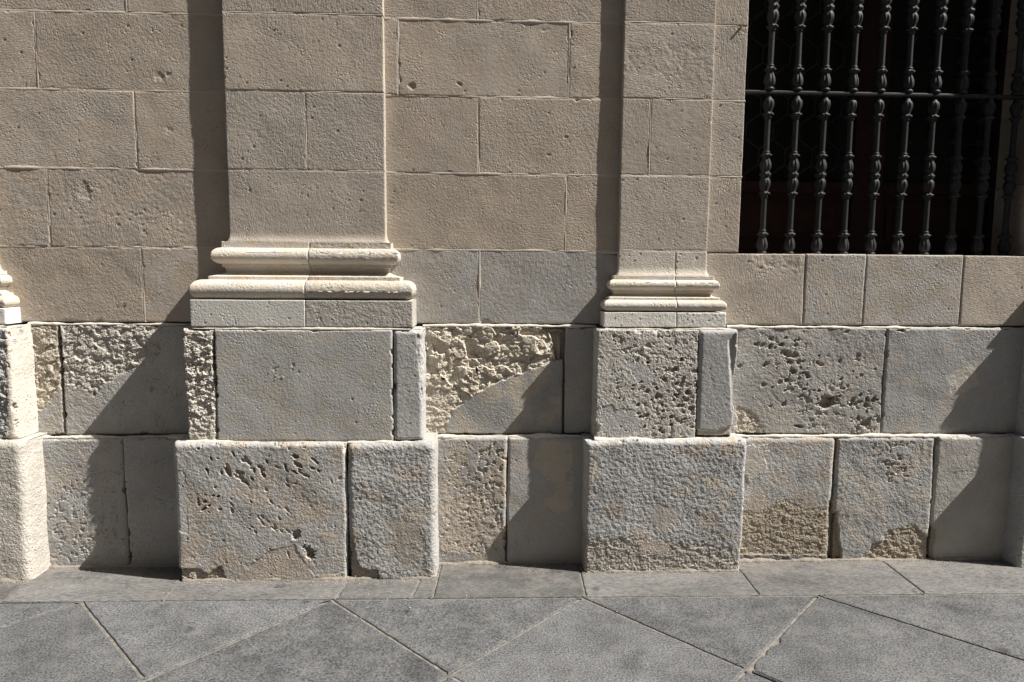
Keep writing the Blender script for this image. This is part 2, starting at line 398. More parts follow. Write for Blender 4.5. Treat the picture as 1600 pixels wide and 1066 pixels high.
ROCK = dict(chip=True, amp=.010, scale=.06, oct=3, depth=.006, cap=.006, en=.02, col=FRESH*.98+.02, w=.006, es=.07)
U0R = p0.ur-.03
up(U0R, xpx(97, 600, PU), zones=[dict(ROCK, poly=[(45, 500), (97, 500), (97, 600), (70, 640), (45, 650)], amp=.008, scale=.045, depth=.004, col=FRESH*.92)], gap=.005)
up(xpx(97, 600, PU), p1.ul+.03, zones=[dict(ROCK, poly=[(97, 500), (260, 502), (250, 560), (200, 580), (150, 610), (97, 600)], amp=.008, scale=.045, depth=.004, col=GREY*.6+FRESH*.45)],
   pits=[(150, 570, 60, 50, 26, .006, .016, .010, .7)], gap=.005)
up(p1.ur-.03, xpx(880, 600, PU), mat='smooth', mid=.0004, und=.003, col=GREY*.95, col2=FRESH*.85, c2=-.05, scat=8, gap=.004, zones=[
    dict(ROCK, poly=[(655, 500), (900, 500), (872, 545), (868, 566), (800, 588), (745, 612), (712, 640), (655, 655)], amp=.020, scale=.09, depth=.008, cap=.003, col=FRESH*1.04, en=.010, w=.004),
    dict(chip=True, poly=[(655, 600), (720, 615), (704, 650), (690, 690), (655, 690)], amp=.007, scale=.05, depth=.006, col=FRESH*.98, en=.012, w=.004),
    dict(poly=[(858, 512), (884, 510), (884, 562), (868, 562)], amp=.003, depth=.030, col=BEIGE, en=.006)],
   pits=[(692, 592, 3, 3, 1, .016, .016, .03, .3), (745, 580, 3, 3, 1, .02, .02, .03, 1.2), (690, 545, 3, 3, 1, .05, .05, .03, .6)])
up(xpx(880, 600, PU), p2.ul+.03, mat='smooth', mid=.0009, scat=4, gap=.006)
up(p2.ur-.03, xpx(1381, 600, PU), mid=.0010, ridge=.0006, pits=[
    (1260, 575, 90, 60, 40, .006, .018, .014, .8), (1215, 548, 40, 25, 16, .010, .022, .022, .9), (1292, 628, 5, 5, 1, .062, .062, .040, .05), (1345, 640, 40, 40, 20, .008, .02, .02, 1.1),
    (1245, 585, 25, 20, 10, .010, .02, .02, .5), (1247, 666, 5, 5, 1, .028, .028, .02, .1), (1350, 662, 5, 5, 1, .045, .03, .022, .2), (1350, 560, 40, 40, 16, .004, .010, .010, .5)],
   zones=[spall([(1180, 515), (1250, 525), (1290, 590), (1390, 620), (1390, 690), (1270, 690), (1230, 620)], -.034, .004, col=GREY*.6+FRESH*.4), dict(poly=[(1150, 635), (1185, 650), (1200, 690), (1150, 690)], chip=True, depth=.006, amp=.006, scale=.03, col=FRESH*.9, en=.02, w=.006)])
up(xpx(1381, 600, PU), p3.ul+.03, mat='smooth', mid=.0006, col=GREY*1.02, c2=-.25, scat=10, zones=[dict(poly=[(1478, 585), (1520, 570), (1530, 600), (1490, 625)], depth=-.001, amp=.002, scale=.06, col=PALE*.9, en=.01)])
L0R = p0.lr-.03
lo(L0R, xpx(196, 780, PL), zones=[spall([(60, 760), (200, 720), (200, 880), (60, 880)], -.036, .003)], pits=[(120, 830, 50, 40, 20, .006, .014, .007, .8)])
lo(xpx(196, 780, PL), p1.ll+.03, mid=.001)
lo(p1.lr-.03, xpx(791, 780, PL), mid=.0010, col2=FRESH*.85, c2=.0, pits=[(735, 800, 45, 55, 60, .005, .013, .008, .7)], zones=[spall([(690, 690), (790, 690), (790, 870), (690, 870)], -.034, .003, col=BEIGE), dict(poly=[(690, 770), (770, 760), (785, 850), (690, 860)], depth=.001, amp=.002, scale=.025, col=BEIGE, en=.04, w=.012)])
lo(xpx(791, 780, PL), p2.ll+.03, mat='smooth', mid=.0006, zones=[dict(poly=[(840, 690), (890, 690), (893, 790), (870, 815), (850, 800), (866, 760), (835, 720)], depth=.002, amp=.001, col=FRESH*.95, en=.04, es=.06, w=.002)])
lo(p2.lr-.03, xpx(1302, 780, PL), mid=.0010, col2=BEIGE*.95, c2=-.15, R=.03, zones=[
    dict(poly=[(1150, 795), (1185, 800), (1225, 778), (1260, 798), (1310, 795), (1310, 890), (1150, 890)], chip=True, depth=.002, amp=.0035, scale=.03, col=BROWN*1.02, en=.03, w=.010),
    dict(poly=[(1160, 700), (1200, 695), (1195, 740), (1170, 750), (1160, 740)], depth=-.001, amp=.001, col=PALE*.85, en=.02, w=.004),
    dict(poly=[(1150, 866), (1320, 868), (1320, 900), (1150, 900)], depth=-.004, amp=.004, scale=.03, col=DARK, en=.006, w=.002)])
lo(xpx(1302, 780, PL), xpx(1457, 780, PL), mid=.0014, R=.02, zones=[spall([(1350, 690), (1430, 690), (1425, 750), (1380, 760)], -.036, .005, col=BEIGE),
    dict(poly=[(1358, 858), (1392, 828), (1425, 822), (1452, 838), (1457, 880), (1350, 880)], chip=True, depth=.003, amp=.004, scale=.03, col=BROWN, en=.022, w=.008),
    dict(poly=[(1295, 805), (1308, 800), (1314, 850), (1316, 880), (1295, 880)], depth=.020, amp=.004, col=BROWN, en=.008)],
   pits=[(1400, 735, 18, 16, 14, .006, .014, .010, .4), (1400, 690, 40, 12, 12, .005, .01, .006, .6)])
lo(xpx(1457, 780, PL), p3.ll+.03, mat='smooth', mid=.0007, zones=[dict(poly=[(1450, 820), (1462, 830), (1458, 880), (1446, 880)], depth=.012, amp=.004, col=BROWN, en=.006)])
for z, e, pp in ((zU0, .010, PL), (zU1, .006, PU)):
    xs = [XL] + [v for q in PILS for v in ((q.ll, q.lr) if pp == PL else (q.ul, q.ur))] + [XR]
    for k in range(2, len(xs)-2, 2):
        bead(wall, xs[k]-.02, xs[k+1]+.02, z-.002, pp-.024 if pp == PL else pp-.013, r=.012 if pp == PL else .010, amp=.8)
for k in range(3):
    a, b = PILS[k].lr, PILS[k+1].ll
    bead(wall, a-.02, b+.02, -.002, PL-.004, r=.017, amp=.8, col=BEIGE*.62, sc=.05)
for q, r in ((p0, XL), (p3, XR)):
    a, b = (r, q.ul+.03) if r < 0 else (q.ur-.03, r)
    up(a, b, res=.012, mo=2, scat=0); lo(a, b, res=.012, mo=2, scat=0)

# ------------------------------------------------------------------ pilasters
def moulding(parent, q, prof, zc, half, xs, mat, col, rough, seed, name='base_moulding'):
    """half of a moulded base: the profile runs round the corner back to the wall; ends at the joint xs"""
    prof = np.array(prof); seg = np.linalg.norm(np.diff(prof, axis=0), axis=1); s = np.concatenate([[0], np.cumsum(seg)])
    n = int(s[-1]/.0035); t = np.linspace(0, s[-1], n)
    t = np.unique(np.concatenate([t, s])); pr = np.stack([np.interp(t, s, prof[:, 0]), np.interp(t, s, prof[:, 1])], -1)
    pe, z = pr[:, 0], pr[:, 1]
    sg = -1 if half < 0 else 1; xc = q.xl if half < 0 else q.xr
    m1 = 22; m2 = max(8, int(abs(xc-xs)/.005))
    a = np.linspace(0, 1, m1)
    P = []
    full = q.ps+pe
    for k in a[:-1]: P.append(np.stack([xc+sg*pe, Y0+.02-(full+.02)*k, z], -1))
    for k in np.linspace(0, 1, m2): P.append(np.stack([(xc+sg*pe)*(1-k)+xs*k, Y0-full, z], -1))
    P = np.array(P)
    N = grid_normals(P)
    if N[m1+m2//2, :, 1].mean() > 0: N = -N; flip = True
    else: flip = False
    Q = P + seed*5.3
    h = .0008*fbm(Q, .25, 2) + rough*fbm(Q, .018, 3, .6) - rough*.5*np.abs(fbm(Q+3, .05, 2))
    P = P + N*h[..., None]
    end = P[-1:].copy(); end[..., 1] += .04; P = np.concatenate([P, end])
    f = grid_faces(*P.shape[:2])
    if flip: f = f[:, ::-1]
    t = sstep(-.2, .3, fbm(P+seed, .12, 3))[..., None]; K = np.array(col)*(1-t) + np.array(col)*np.array((1.02, .97, .91))*t
    return link(name, raw_mesh(name, P.reshape(-1, 3), f, K.reshape(-1, 3)), parent, M[mat])
def arc(pc, zc_, r, a0, a1, n=33, rz=None):
    return [(pc+r*math.cos(math.radians(a)), zc_+(rz or r)*math.sin(math.radians(a))) for a in np.linspace(a0, a1, n)]
def base_profile(Z, e):
    """Z: levels of fillet top, torus top, torus bottom, scotia bottom, lower fillet bottom, lower torus bottom; e: projections"""
    zf, zt, zb, zsb, zlf, zlt, zst = Z; ef, et, es, elf, elt = e
    r1 = (zt-zb)/2; r2 = (zlf-zlt)/2
    P = [(ef-.02, zf), (ef, zf), (ef, zt+.001)]
    P += [(et-r1, zt)] + arc(et-r1, (zt+zb)/2, r1, 85, -85) + [(ef, zb)]
    P += [(ef*.95, zst), (es+.006, zst-.001)] + [(es+(elf-.004-es)*max(0, (t-.45)/.55)**2.2+(.006*(1-t/.45) if t < .45 else 0), zst-(zst-zsb)*t) for t in np.linspace(.15, 1, 20)]
    P += [(elf, zsb), (elf, zlf)] + [(elt-r2, zlf-.0005)] + arc(elt-r2, (zlf+zlt)/2, r2, 85, -88) + [(elt-r2-.02, zlt)]
    return P
def prow(ys, p, px): return [zl(y, p, px) for y in ys]

NAMES = []
def pilaster(q, label, split, ys, e, yp, shaftsplit, ublocks, lblocks, ckw, px, zf_flare):
    core = boxes_mesh('pilaster', [(q.xl+.012, q.xr-.012, Y0-q.ps+.014, Y0+.1, zU1, ZT-.01), (q.ul+.02, q.ur-.02, Y0-q.pu+.06, Y0+.1, zU0-.01, zU1-.006),
                                   (q.ll+.025, q.lr-.025, Y0-q.pl+.07, Y0+.1, .0, zU0-.016)], parent=bld)
    core['label'] = label
    pm = q.ps+.06
    Z = prow(ys, pm, px)
    pr = base_profile(Z, e)
    for half in (-1, 1):
        mt, cl, rg = ckw[half]
        moulding(core, q, pr, 0, half, split+half*.0012, mt, cl, rg, SEED[0]+half)
        SEED[0] += 1
    pp = q.ps+e[4]-.002
    zp1, zp0 = zl(yp[0], pp, px), zU1+.004
    q.pp = pp
    for half in (-1, 1):
        mt, cl, rg = ckw[half]
        bx = (q.xl-e[4], split, zp0, zp1) if half < 0 else (split, q.xr+e[4], zp0, zp1)
        stone(core, bx, pp, pp+.03, R=.003 if half < 0 else .005, gap=.0012, mat='rough' if mt == 'rough' else 'smooth', col=(cl*.86 if mt == 'rough' else np.array((.62, .605, .57))), mid=rg*.9, midscale=.022, mo=4, und=.0008, edge=.0008, tilt=.0005, scat=10, res=.0045, name='plinth_stone')
    # shaft
    zb = Z[0]-.002
    lev = [zb] + [c for c in cz[1 if not zf_flare else 2:]]
    if zf_flare: lev = [zb, cz[2], cz[3], cz[4], cz[5]]
    else: lev = [zb, zl(392, q.ps, px), cz[2], cz[3], cz[4], cz[5]]
    for k, (a, b) in enumerate(zip(lev[:-1], lev[1:])):
        xs = [q.xl, q.xr] if shaftsplit.get(k) is None else [q.xl, shaftsplit[k], q.xr]
        for i, (c, d) in enumerate(zip(xs[:-1], xs[1:])):
            fl = (a, .05, e[0]*.95) if k == 0 else None
            stone(core, (c, d, a, b), q.ps, q.ps+.03, R=.0045, gap=.0015 if d != xs[-1] or c != xs[0] else .0018, mid=.0005 if k else .0004, scat=int((d-c)*30), flare=fl, edge=.0012, col=(BEIGE*.98 if (k or zf_flare) else PALE*.95), tilt=.0008,
                  zones=[dict(poly=[(975, 70), (1118, 75), (1118, 125), (975, 120)], depth=.0005, amp=.0013, scale=.02, en=.03, w=.02)] if (q is p2 and a < 2.7 < b) else ())
            if i: joint(core, c, a, c, b, q.ps, w=.012, amp=.002)
        if k: joint(core, q.xl+.004, a, q.xr-.004, a, q.ps, w=.016, amp=.0025, proud=-.0005)
    # plinth blocks
    for (a, b, kw) in ublocks:
        d = dict(R=.010, res=.0042, mat='rough', col=GREY*1.06, und=.002, mid=.001, midscale=.022, mo=3, edge=.0035, gap=.002, depth=q.pu+.03, tilt=.0015, chips=int(18+(b-a)*22), name='plinth_block'); d.update(kw)
        stone(core, (a, b, zl(690, q.pu, px)if px < 900 else zl(686, q.pu, px), zl(515, q.pu, px)), q.pu, **d)
    zl1 = zl(692.5, q.pl, px) if px < 900 else zl(688.5, q.pl, px)
    for (a, b, kw) in lblocks:
        d = dict(R=.018, res=.0042, mat='rough', col=GREY*1.02, und=.004, mid=.0013, midscale=.022, mo=3, edge=.005, gap=.002, depth=q.pl+.03, tilt=.003, chips=int(22+(b-a)*22), name='plinth_block'); d.update(kw)
        stone(core, (a, b, -.025, zl1), q.pl, **d)
    bead(core, q.ul-.003, q.ur+.003, zl1-.007, q.pu+.001, r=.011, amp=.9)
    bead(core, q.xl-e[4]+.01, q.xr+e[4]-.01, zp0-.009, pp-.004, r=.007, amp=.8)
    bead(core, q.ll+.02, q.lr-.02, -.001, q.pl-.010, r=.015, amp=.9, col=BEIGE*.58, sc=.05)
    return core

e1 = (.030, .070, .014, .080, .148); y1 = (378, 388, 413, 432.5, 438, 467.5, 418)
e2 = (.030, .054, .020, .056, .084); y2 = (431.5, 437.5, 454, 465, 469, 486.5, 457)
xs1 = at(477, 440, .17)[0]; xs2 = at(1058, 470, .11)[0]
g = at
ub1 = [(p1.ul, xpx(336, 600, .2), dict(R=.012, mid=.004, scat=20, edge=.006, col=PALE*.97, zones=[dict(ROCK, poly=[(270, 500), (336, 500), (336, 640), (300, 660), (270, 640)], amp=.010, scale=.04, depth=.005, col=PALE*1.0, cap=.004)],
            pits=[(310, 590, 18, 60, 18, .007, .015, .014, .6)])),
       (xpx(336, 600, .2), xpx(614, 600, .2), dict(mat='smooth', mid=.0004, und=.002, col=GREY*1.0, col2=GREY*np.array((1.04, 1.0, .93)), c2=0., R=.009, scat=6, edge=.003,
            pits=[(430, 578, 6, 4, 5, .006, .012, .003, .5), (462, 582, 8, 10, 6, .005, .010, .003, .6), (430, 588, 12, 6, 5, .005, .009, -.003, .6)])),
       (xpx(614, 600, .2), p1.ur, dict(mat='smooth', mid=.0007, R=.020, scat=5, gap=.003, zones=[dict(poly=[(650, 520), (661, 520), (661, 640), (656, 600)], depth=.006, amp=.005, scale=.03, en=.008, w=.003)]))]
lb1 = [(p1.ll, xpx(543, 800, .235), dict(mid=.0010, R=.022, col2=BEIGE, c2=-.05, scat=60, scr=(.004, .009), scd=.006,
            pits=[(380, 737, 55, 22, 20, .014, .032, .016, -.85), (455, 740, 45, 22, 14, .012, .028, .014, -.85), (400, 790, 90, 45, 26, .009, .020, .009, -.85), (330, 780, 30, 20, 10, .008, .013, .013, .4),
                  (462, 836, 4, 4, 1, .034, .034, .030, 1.2), (482, 862, 4, 4, 1, .040, .040, .030, -.9), (450, 866, 4, 4, 1, .018, .018, .016, 1.4), (530, 748, 4, 4, 1, .02, .02, .012, .2), (410, 820, 40, 25, 10, .010, .022, .010, -.85)],
            zones=[dict(poly=[(275, 888), (310, 888), (325, 896), (345, 884), (356, 912), (275, 915)], chip=True, depth=.009, amp=.006, scale=.03, col=BEIGE*.8, en=.010, w=.004),
                   dict(poly=[(268, 735), (290, 735), (295, 835), (280, 830), (268, 835)], depth=-.002, amp=.0006, col=GREY*1.15, en=.004, w=.002),
                   dict(poly=[(372, 905), (395, 880), (425, 858), (460, 852), (490, 900), (540, 895), (540, 915), (372, 915)], depth=.0015, amp=.001, col=BEIGE*.97, en=.008, w=.003)])),
       (xpx(543, 800, .235), p1.lr, dict(mid=.0019, midscale=.02, R=.032, scat=40, c2=-.3, col2=BEIGE, pits=[(590, 862, 3, 6, 1, .014, .014, .010, 1.6), (565, 770, 6, 10, 3, .008, .014, .006, 2.)],
            zones=[dict(poly=[(545, 840), (553, 850), (560, 885), (590, 893), (592, 915), (540, 915)], chip=True, depth=.010, amp=.006, scale=.03, col=BEIGE*.85, en=.010, w=.004),
                   dict(poly=[(610, 815), (650, 800), (665, 870), (620, 880)], depth=.0, amp=.001, col=BROWN*.6+GREY*.4, en=.06, w=.03)]))]
pilaster(p1, 'broad pilaster on moulded base with smooth grey slab in plinth', xs1, y1, e1, (469, 511), {1: xpx(477, 200, .055)}, ub1, lb1,
         {-1: ('mould', PALE*1.12, .0002), 1: ('rough', PALE*.9, .0011)}, 477, True)
ub2 = [(p2.ul, xpx(1091, 600, .15), dict(mid=.0014, midscale=.018, ridge=.0008, scat=60, scr=(.004, .008), scd=.007, col=PALE*.3+GREY*.75, R=.008,
            pits=[(1045, 600, 45, 40, 26, .008, .018, .020, .8), (1060, 640, 35, 40, 18, .008, .017, .018, .8), (1020, 650, 25, 40, 12, .008, .016, .016, .9), (985, 610, 25, 25, 8, .006, .012, .010, .8)],
            zones=[spall([(940, 510), (1095, 510), (1095, 690), (1010, 690), (990, 600)], -.036, .004, col=PALE*.85), dict(poly=[(975, 560), (1010, 572), (1025, 590), (1005, 605), (985, 580)], depth=.0, amp=.001, col=GREY*1.05, en=.008, w=.003), dict(poly=[(940, 635), (1005, 640), (1005, 670), (960, 690), (940, 690)], depth=.0, amp=.001, col=GREY*1.05, en=.014, w=.004)])),
       (xpx(1091, 600, .15), p2.ur, dict(mat='smooth', mid=.0008, R=.022, scat=6, col=GREY, zones=[dict(poly=[(1139, 532), (1151, 520), (1151, 632), (1145, 642)], depth=.016, amp=.001, en=.003, w=.008), dict(poly=[(1085, 672), (1120, 674), (1150, 664), (1150, 690), (1085, 690)], depth=.012, amp=.003, en=.003, w=.004, col=BEIGE)]))]
lb2 = [(p2.ll, p2.lr, dict(mid=.0018, midscale=.02, R=.020, und=.004, edge=.008, scat=60, scr=(.004, .008), c2=-.35, col2=BEIGE,
            zones=[dict(poly=[(905, 840), (980, 838), (1030, 850), (1100, 846), (1150, 868), (1150, 910), (905, 910)], chip=True, depth=.0025, amp=.0035, scale=.03, col=BROWN*.45+GREY*.55, en=.035, w=.012), dict(poly=[(1018, 795), (1050, 790), (1060, 815), (1030, 830), (1018, 815)], depth=.001, amp=.001, col=GREY*.6+BEIGE*.4, en=.03, w=.012),
                   dict(poly=[(995, 846), (1050, 848), (1040, 868), (1005, 866)], depth=.001, amp=.001, col=BEIGE*1.0, en=.01, w=.002)]))]
pilaster(p2, 'narrow pilaster on moulded base next to barred window, pitted block in plinth', xs2, y2, e2, (488, 512), {0: at(1056, 410, .035)[0], 2: at(1016, 210, .035)[0]}, ub2, lb2,
         {-1: ('mould', PALE*1.12, .0005), 1: ('mould', PALE*1.06, .0008)}, 1040, False)
rk = dict(ROCK, amp=.010, scale=.05, depth=.004, cap=.004, col=GREY*1.05)
pilaster(p0, 'narrow pilaster on moulded base with broken stone in plinth', (p0.xl+p0.xr)/2, y2, e2, (487, 512), {}, [(p0.ul, p0.ur, dict(R=.02, mid=.0012, edge=.005, col=PALE, zones=[dict(rk, poly=[(-300, 400), (10, 400), (10, 700), (-300, 700)])]))],
         [(p0.ll, p0.lr, dict(R=.035, mid=.0012, edge=.007, scat=40, col=PALE*.97))], {-1: ('mould', PALE, .0005), 1: ('mould', PALE*1.02, .0005)}, 1040, False)
pilaster(p3, 'narrow pilaster beside window whose plinth casts a slanting shadow', (p3.xl+p3.xr)/2, y2, e2, (488, 512), {}, [(p3.ul, p3.ur, {})],
         [(p3.ll, p3.lr, dict(R=.02))], {-1: ('mould', PALE, .0005), 1: ('mould', PALE, .0005)}, 1040, False)
flush_mortar()

# ------------------------------------------------------------------ window behind the grille
def plain(name, col, rough=.5, spec=.4, var=.25, sc=30, bump=.0):
    m, t, b = base_mat(name, rough, spec)
    n = nn(t, 'ShaderNodeTexNoise', Scale=sc, Detail=5, Roughness=.6); geo = nn(t, 'ShaderNodeNewGeometry'); t.links.new(geo.outputs['Position'], n.inputs['Vector'])
    rgb = nn(t, 'ShaderNodeRGB'); rgb.outputs[0].default_value = (*col, 1)
    t.links.new(mul(t, rgb.outputs[0], ramp(t, n.outputs[0], .3, .7, 1-var, 1+var)), b.inputs['Base Color'])
    if bump:
        bp = nn(t, 'ShaderNodeBump', Strength=1., Distance=bump); t.links.new(n.outputs[0], bp.inputs['Height']); t.links.new(bp.outputs[0], b.inputs['Normal'])
    return m, b
WOOD, _ = plain('dark_red_wood', (.019, .0058, .0045), .6, .25, .4, 22)
LEAD, _ = plain('lead_came', (.028, .028, .026), .7, .2)
GLASS, gb = plain('dark_leaded_glass', (.004, .0045, .004), .25, .2, .3, 60, .0008)
IRON, ib = plain('painted_wrought_iron', (.022, .0235, .025), .6, .25, .45, 60, .0006)
yw = Y0+.33
zt = ZT-.02
def wbox(name, bl, parent, mat): return boxes_mesh(name, bl, (1, 1, 1), parent, mat)
zpan = zl(293, -.33, 1300)
xm0, xm1 = at(1331, 300, -.33)[0], at(1377, 300, -.33)[0]
win = wbox('window', [(wl-.04, wl+.03, yw, yw+.07, zs-.05, zt), (wr-.03, wr+.04, yw, yw+.07, zs-.05, zt), (xm0, xm1, yw-.01, yw+.07, zs-.05, zt), (wl+.03, wr-.03, yw+.005, yw+.07, zs-.05, zs+.05),
                      (wl+.03, wr-.03, yw+.004, yw+.07, zpan-.03, zpan+.03)], bld, WOOD)
win['label'] = 'dark red wooden window with leaded glass behind the bars'
for (a, b) in ((wl+.03, xm0), (xm1, wr-.03)):
    wbox('lower_panel', [(a, b, yw+.03, yw+.05, zs+.05, zpan-.03), (a+.05, b-.05, yw+.018, yw+.03, zs+.10, zpan-.08), (a+.09, b-.09, yw+.012, yw+.018, zs+.13, zpan-.11)], win, WOOD)
def poly_prism(name, pts, y, th, parent, mat):
    n = len(pts); V = [(x, y, z) for x, z in pts] + [(x, y+th, z) for x, z in pts]
    me = bpy.data.meshes.new(name)
    me.from_pydata(V, [], [list(range(n))] + [[i, i+n, (i+1) % n+n, (i+1) % n] for i in range(n)]); me.update()
    return link(name, me, parent, mat)
def clip_poly(pts, x0, x1, z0, z1):
    for ax, lim, sg in ((0, x0, 1), (0, x1, -1), (1, z0, 1), (1, z1, -1)):
        out = []
        for i in range(len(pts)):
            a, b = pts[i], pts[(i+1) % len(pts)]; da, db = (a[ax]-lim)*sg, (b[ax]-lim)*sg
            if da >= 0: out.append(a)
            if (da >= 0) != (db >= 0):
                t = da/(da-db); out.append((a[0]+(b[0]-a[0])*t, a[1]+(b[1]-a[1])*t))
        pts = out
        if len(pts) < 3: return []
    return pts
def panes(x0, x1, z0, z1, kind):
    wbox('lead_came', [(x0, x1, yw+.034, yw+.040, z0, z1)], win, LEAD)
    cells = []
    if kind == 'hex':
        w = .155; v = .085; d = .055
        for r in range(-1, int((z1-z0)/(v+d))+2):
            for c in range(-1, int((x1-x0)/w)+2):
                cx = x0+(c+.5*(r % 2))*w+.04; cz_ = z0+r*(v+d)
                cells.append([(cx, cz_-v/2-d), (cx+w/2, cz_-v/2), (cx+w/2, cz_+v/2), (cx, cz_+v/2+d), (cx-w/2, cz_+v/2), (cx-w/2, cz_-v/2)])
    else:
        w = .145; q = .14; s = .085
        zz = z0; r = 0
        while zz < z1:
            hgt = (q, s)[r % 2]
            for c in range(-1, int((x1-x0)/w)+2):
                cx = x0+(c+.5)*w; k = .035 if r % 2 == 0 else .008
                cells.append([(cx-w/2+k, zz), (cx+w/2-k, zz), (cx+w/2, zz+k), (cx+w/2, zz+hgt-k), (cx+w/2-k, zz+hgt), (cx-w/2+k, zz+hgt), (cx-w/2, zz+hgt-k), (cx-w/2, zz+k)])
            zz += hgt; r += 1
    for pts in cells:
        mx = sum(a for a, _ in pts)/len(pts); mz = sum(b for _, b in pts)/len(pts)
        pts = [(mx+(a-mx)*.93, mz+(b-mz)*.93) for a, b in pts]
        pts = clip_poly(pts, x0+.004, x1-.004, z0+.004, z1-.004)
        if len(pts) < 3: continue
        if abs(sum(pts[i][0]*pts[(i+1) % len(pts)][1]-pts[(i+1) % len(pts)][0]*pts[i][1] for i in range(len(pts)))) < .002: continue
        poly_prism('pane', pts, yw+.030, .006, win, GLASS)
panes(wl+.03, xm0, zpan+.03, zt, 'hex')
panes(xm1, wr-.03, zpan+.03, zt, 'oct')
wbox('backing_board', [(wl-.05, wr+.05, yw+.08, yw+.10, zs-.08, ZT)], win, WOOD)
# lintel that closes the opening above the picture
lint = stone(wall, (wl-.3, wr+.3, ZT-.005, ZT+.40), 0, .38, res=.02, name='lintel_stone')

# ------------------------------------------------------------------ iron grille
QG = -.12                                               # set back inside the opening
grille = bpy.data.objects.new('window_grille', None); C.objects.link(grille)
grille['label'] = 'dark grey iron window grille of turned balusters above the stone sill'; grille['category'] = 'window grille'
xb0 = at(1190.5, 384, QG)[0]; xb9 = at(1569, 384, QG)[0]; zsill = zs-.004
zrail = zl(147, QG, 1300)
grille.location = ((xb0+xb9)/2, Y0-QG, zsill)
HT = zrail-zsill
kk = HT/243.                                            # metres per picture pixel of the tier
prof = []                                               # (height, radius, flute depth)
def seg(a, b, pts):
    for t, r, f in pts: prof.append((a+(b-a)*t, r, f))
bulb = [(0, .021, 0), (.02, .0285, 0), (.09, .0285, 0), (.13, .021, 0), (.17, .0215, 0), (.19, .026, .0), (.25, .0295, .10), (.36, .031, .16), (.48, .029, .18), (.60, .0235, .18), (.70, .0195, .15), (.75, .020, .08), (.77, .029, .10), (.83, .0325, .20), (.87, .026, .05), (.90, .018, 0), (.94, .021, 0), (.98, .021, 0), (.99, .0165, 0), (1.0, .0163, 0), (1.05, .0160, 0)]
hb = 38*kk
for t, r, f in bulb: prof.append((t*hb, r, f))
mid_ = HT/2
half = [(.0, .0305, .14), (.05, .0300, .12), (.10, .022, 0), (.14, .0245, 0), (.17, .0235, .05)] + [(.19+(t-.19)*.97, r, f) for t, r, f in bulb if t >= .19]
hh = 36*kk
dn = [(mid_-t*hh, r, f) for t, r, f in half][::-1]
upp = [(mid_+t*hh, r, f) for t, r, f in half][1:]
prof += dn + upp
prof += [(HT-.012-t*hb*.92, r, f) for t, r, f in bulb[4:]][::-1] + [(HT-.010, .015, 0)]
NS = 56; V = []
th = np.linspace(0, 2*math.pi, NS, endpoint=False)
for z, r, f in prof:
    rr = r*.92*(1+f*1.25*(np.abs(np.cos(th*4))-.7))
    V.append(np.stack([rr*np.cos(th), rr*np.sin(th), np.full(NS, z)], -1))
V = np.array(V); n = len(V)
Fq = []
for i in range(n-1):
    for j in range(NS): Fq.append((i*NS+j, i*NS+(j+1) % NS, (i+1)*NS+(j+1) % NS, (i+1)*NS+j))
bme = raw_mesh('baluster', V.reshape(-1, 3), np.array(Fq)); bme.materials.append(IRON)
for tier in (0, 1):
    for k in range(10):
        o = bpy.data.objects.new('baluster', bme); C.objects.link(o); o.parent = grille
        o.location = (xb0+(xb9-xb0)*k/9-grille.location.x, 0, tier*(HT+.0105)); o.rotation_euler = (math.sin(k*3.1+tier)*.005, math.sin(k*5.7+tier*2)*.006, .45+k*1.37)
for tier in (1, 2):
    z = tier*(HT+.0105)-.0105; x0, x1 = wl-.02-grille.location.x, wr+.02-grille.location.x
    pts = [(-.021, -.004), (-.021, .004), (-.015, .0095), (.015, .0095), (.021, .004), (.021, -.004), (.015, -.0095), (-.015, -.0095)]
    V = [(x, y, z+c) for x in (x0, x1) for y, c in pts]
    me = bpy.data.meshes.new('rail'); me.from_pydata(V, [], [list(range(8)), list(range(15, 7, -1))] + [[i, i+8, (i+1) % 8+8, (i+1) % 8] for i in range(8)]); me.update()
    link('rail', me, grille, IRON)

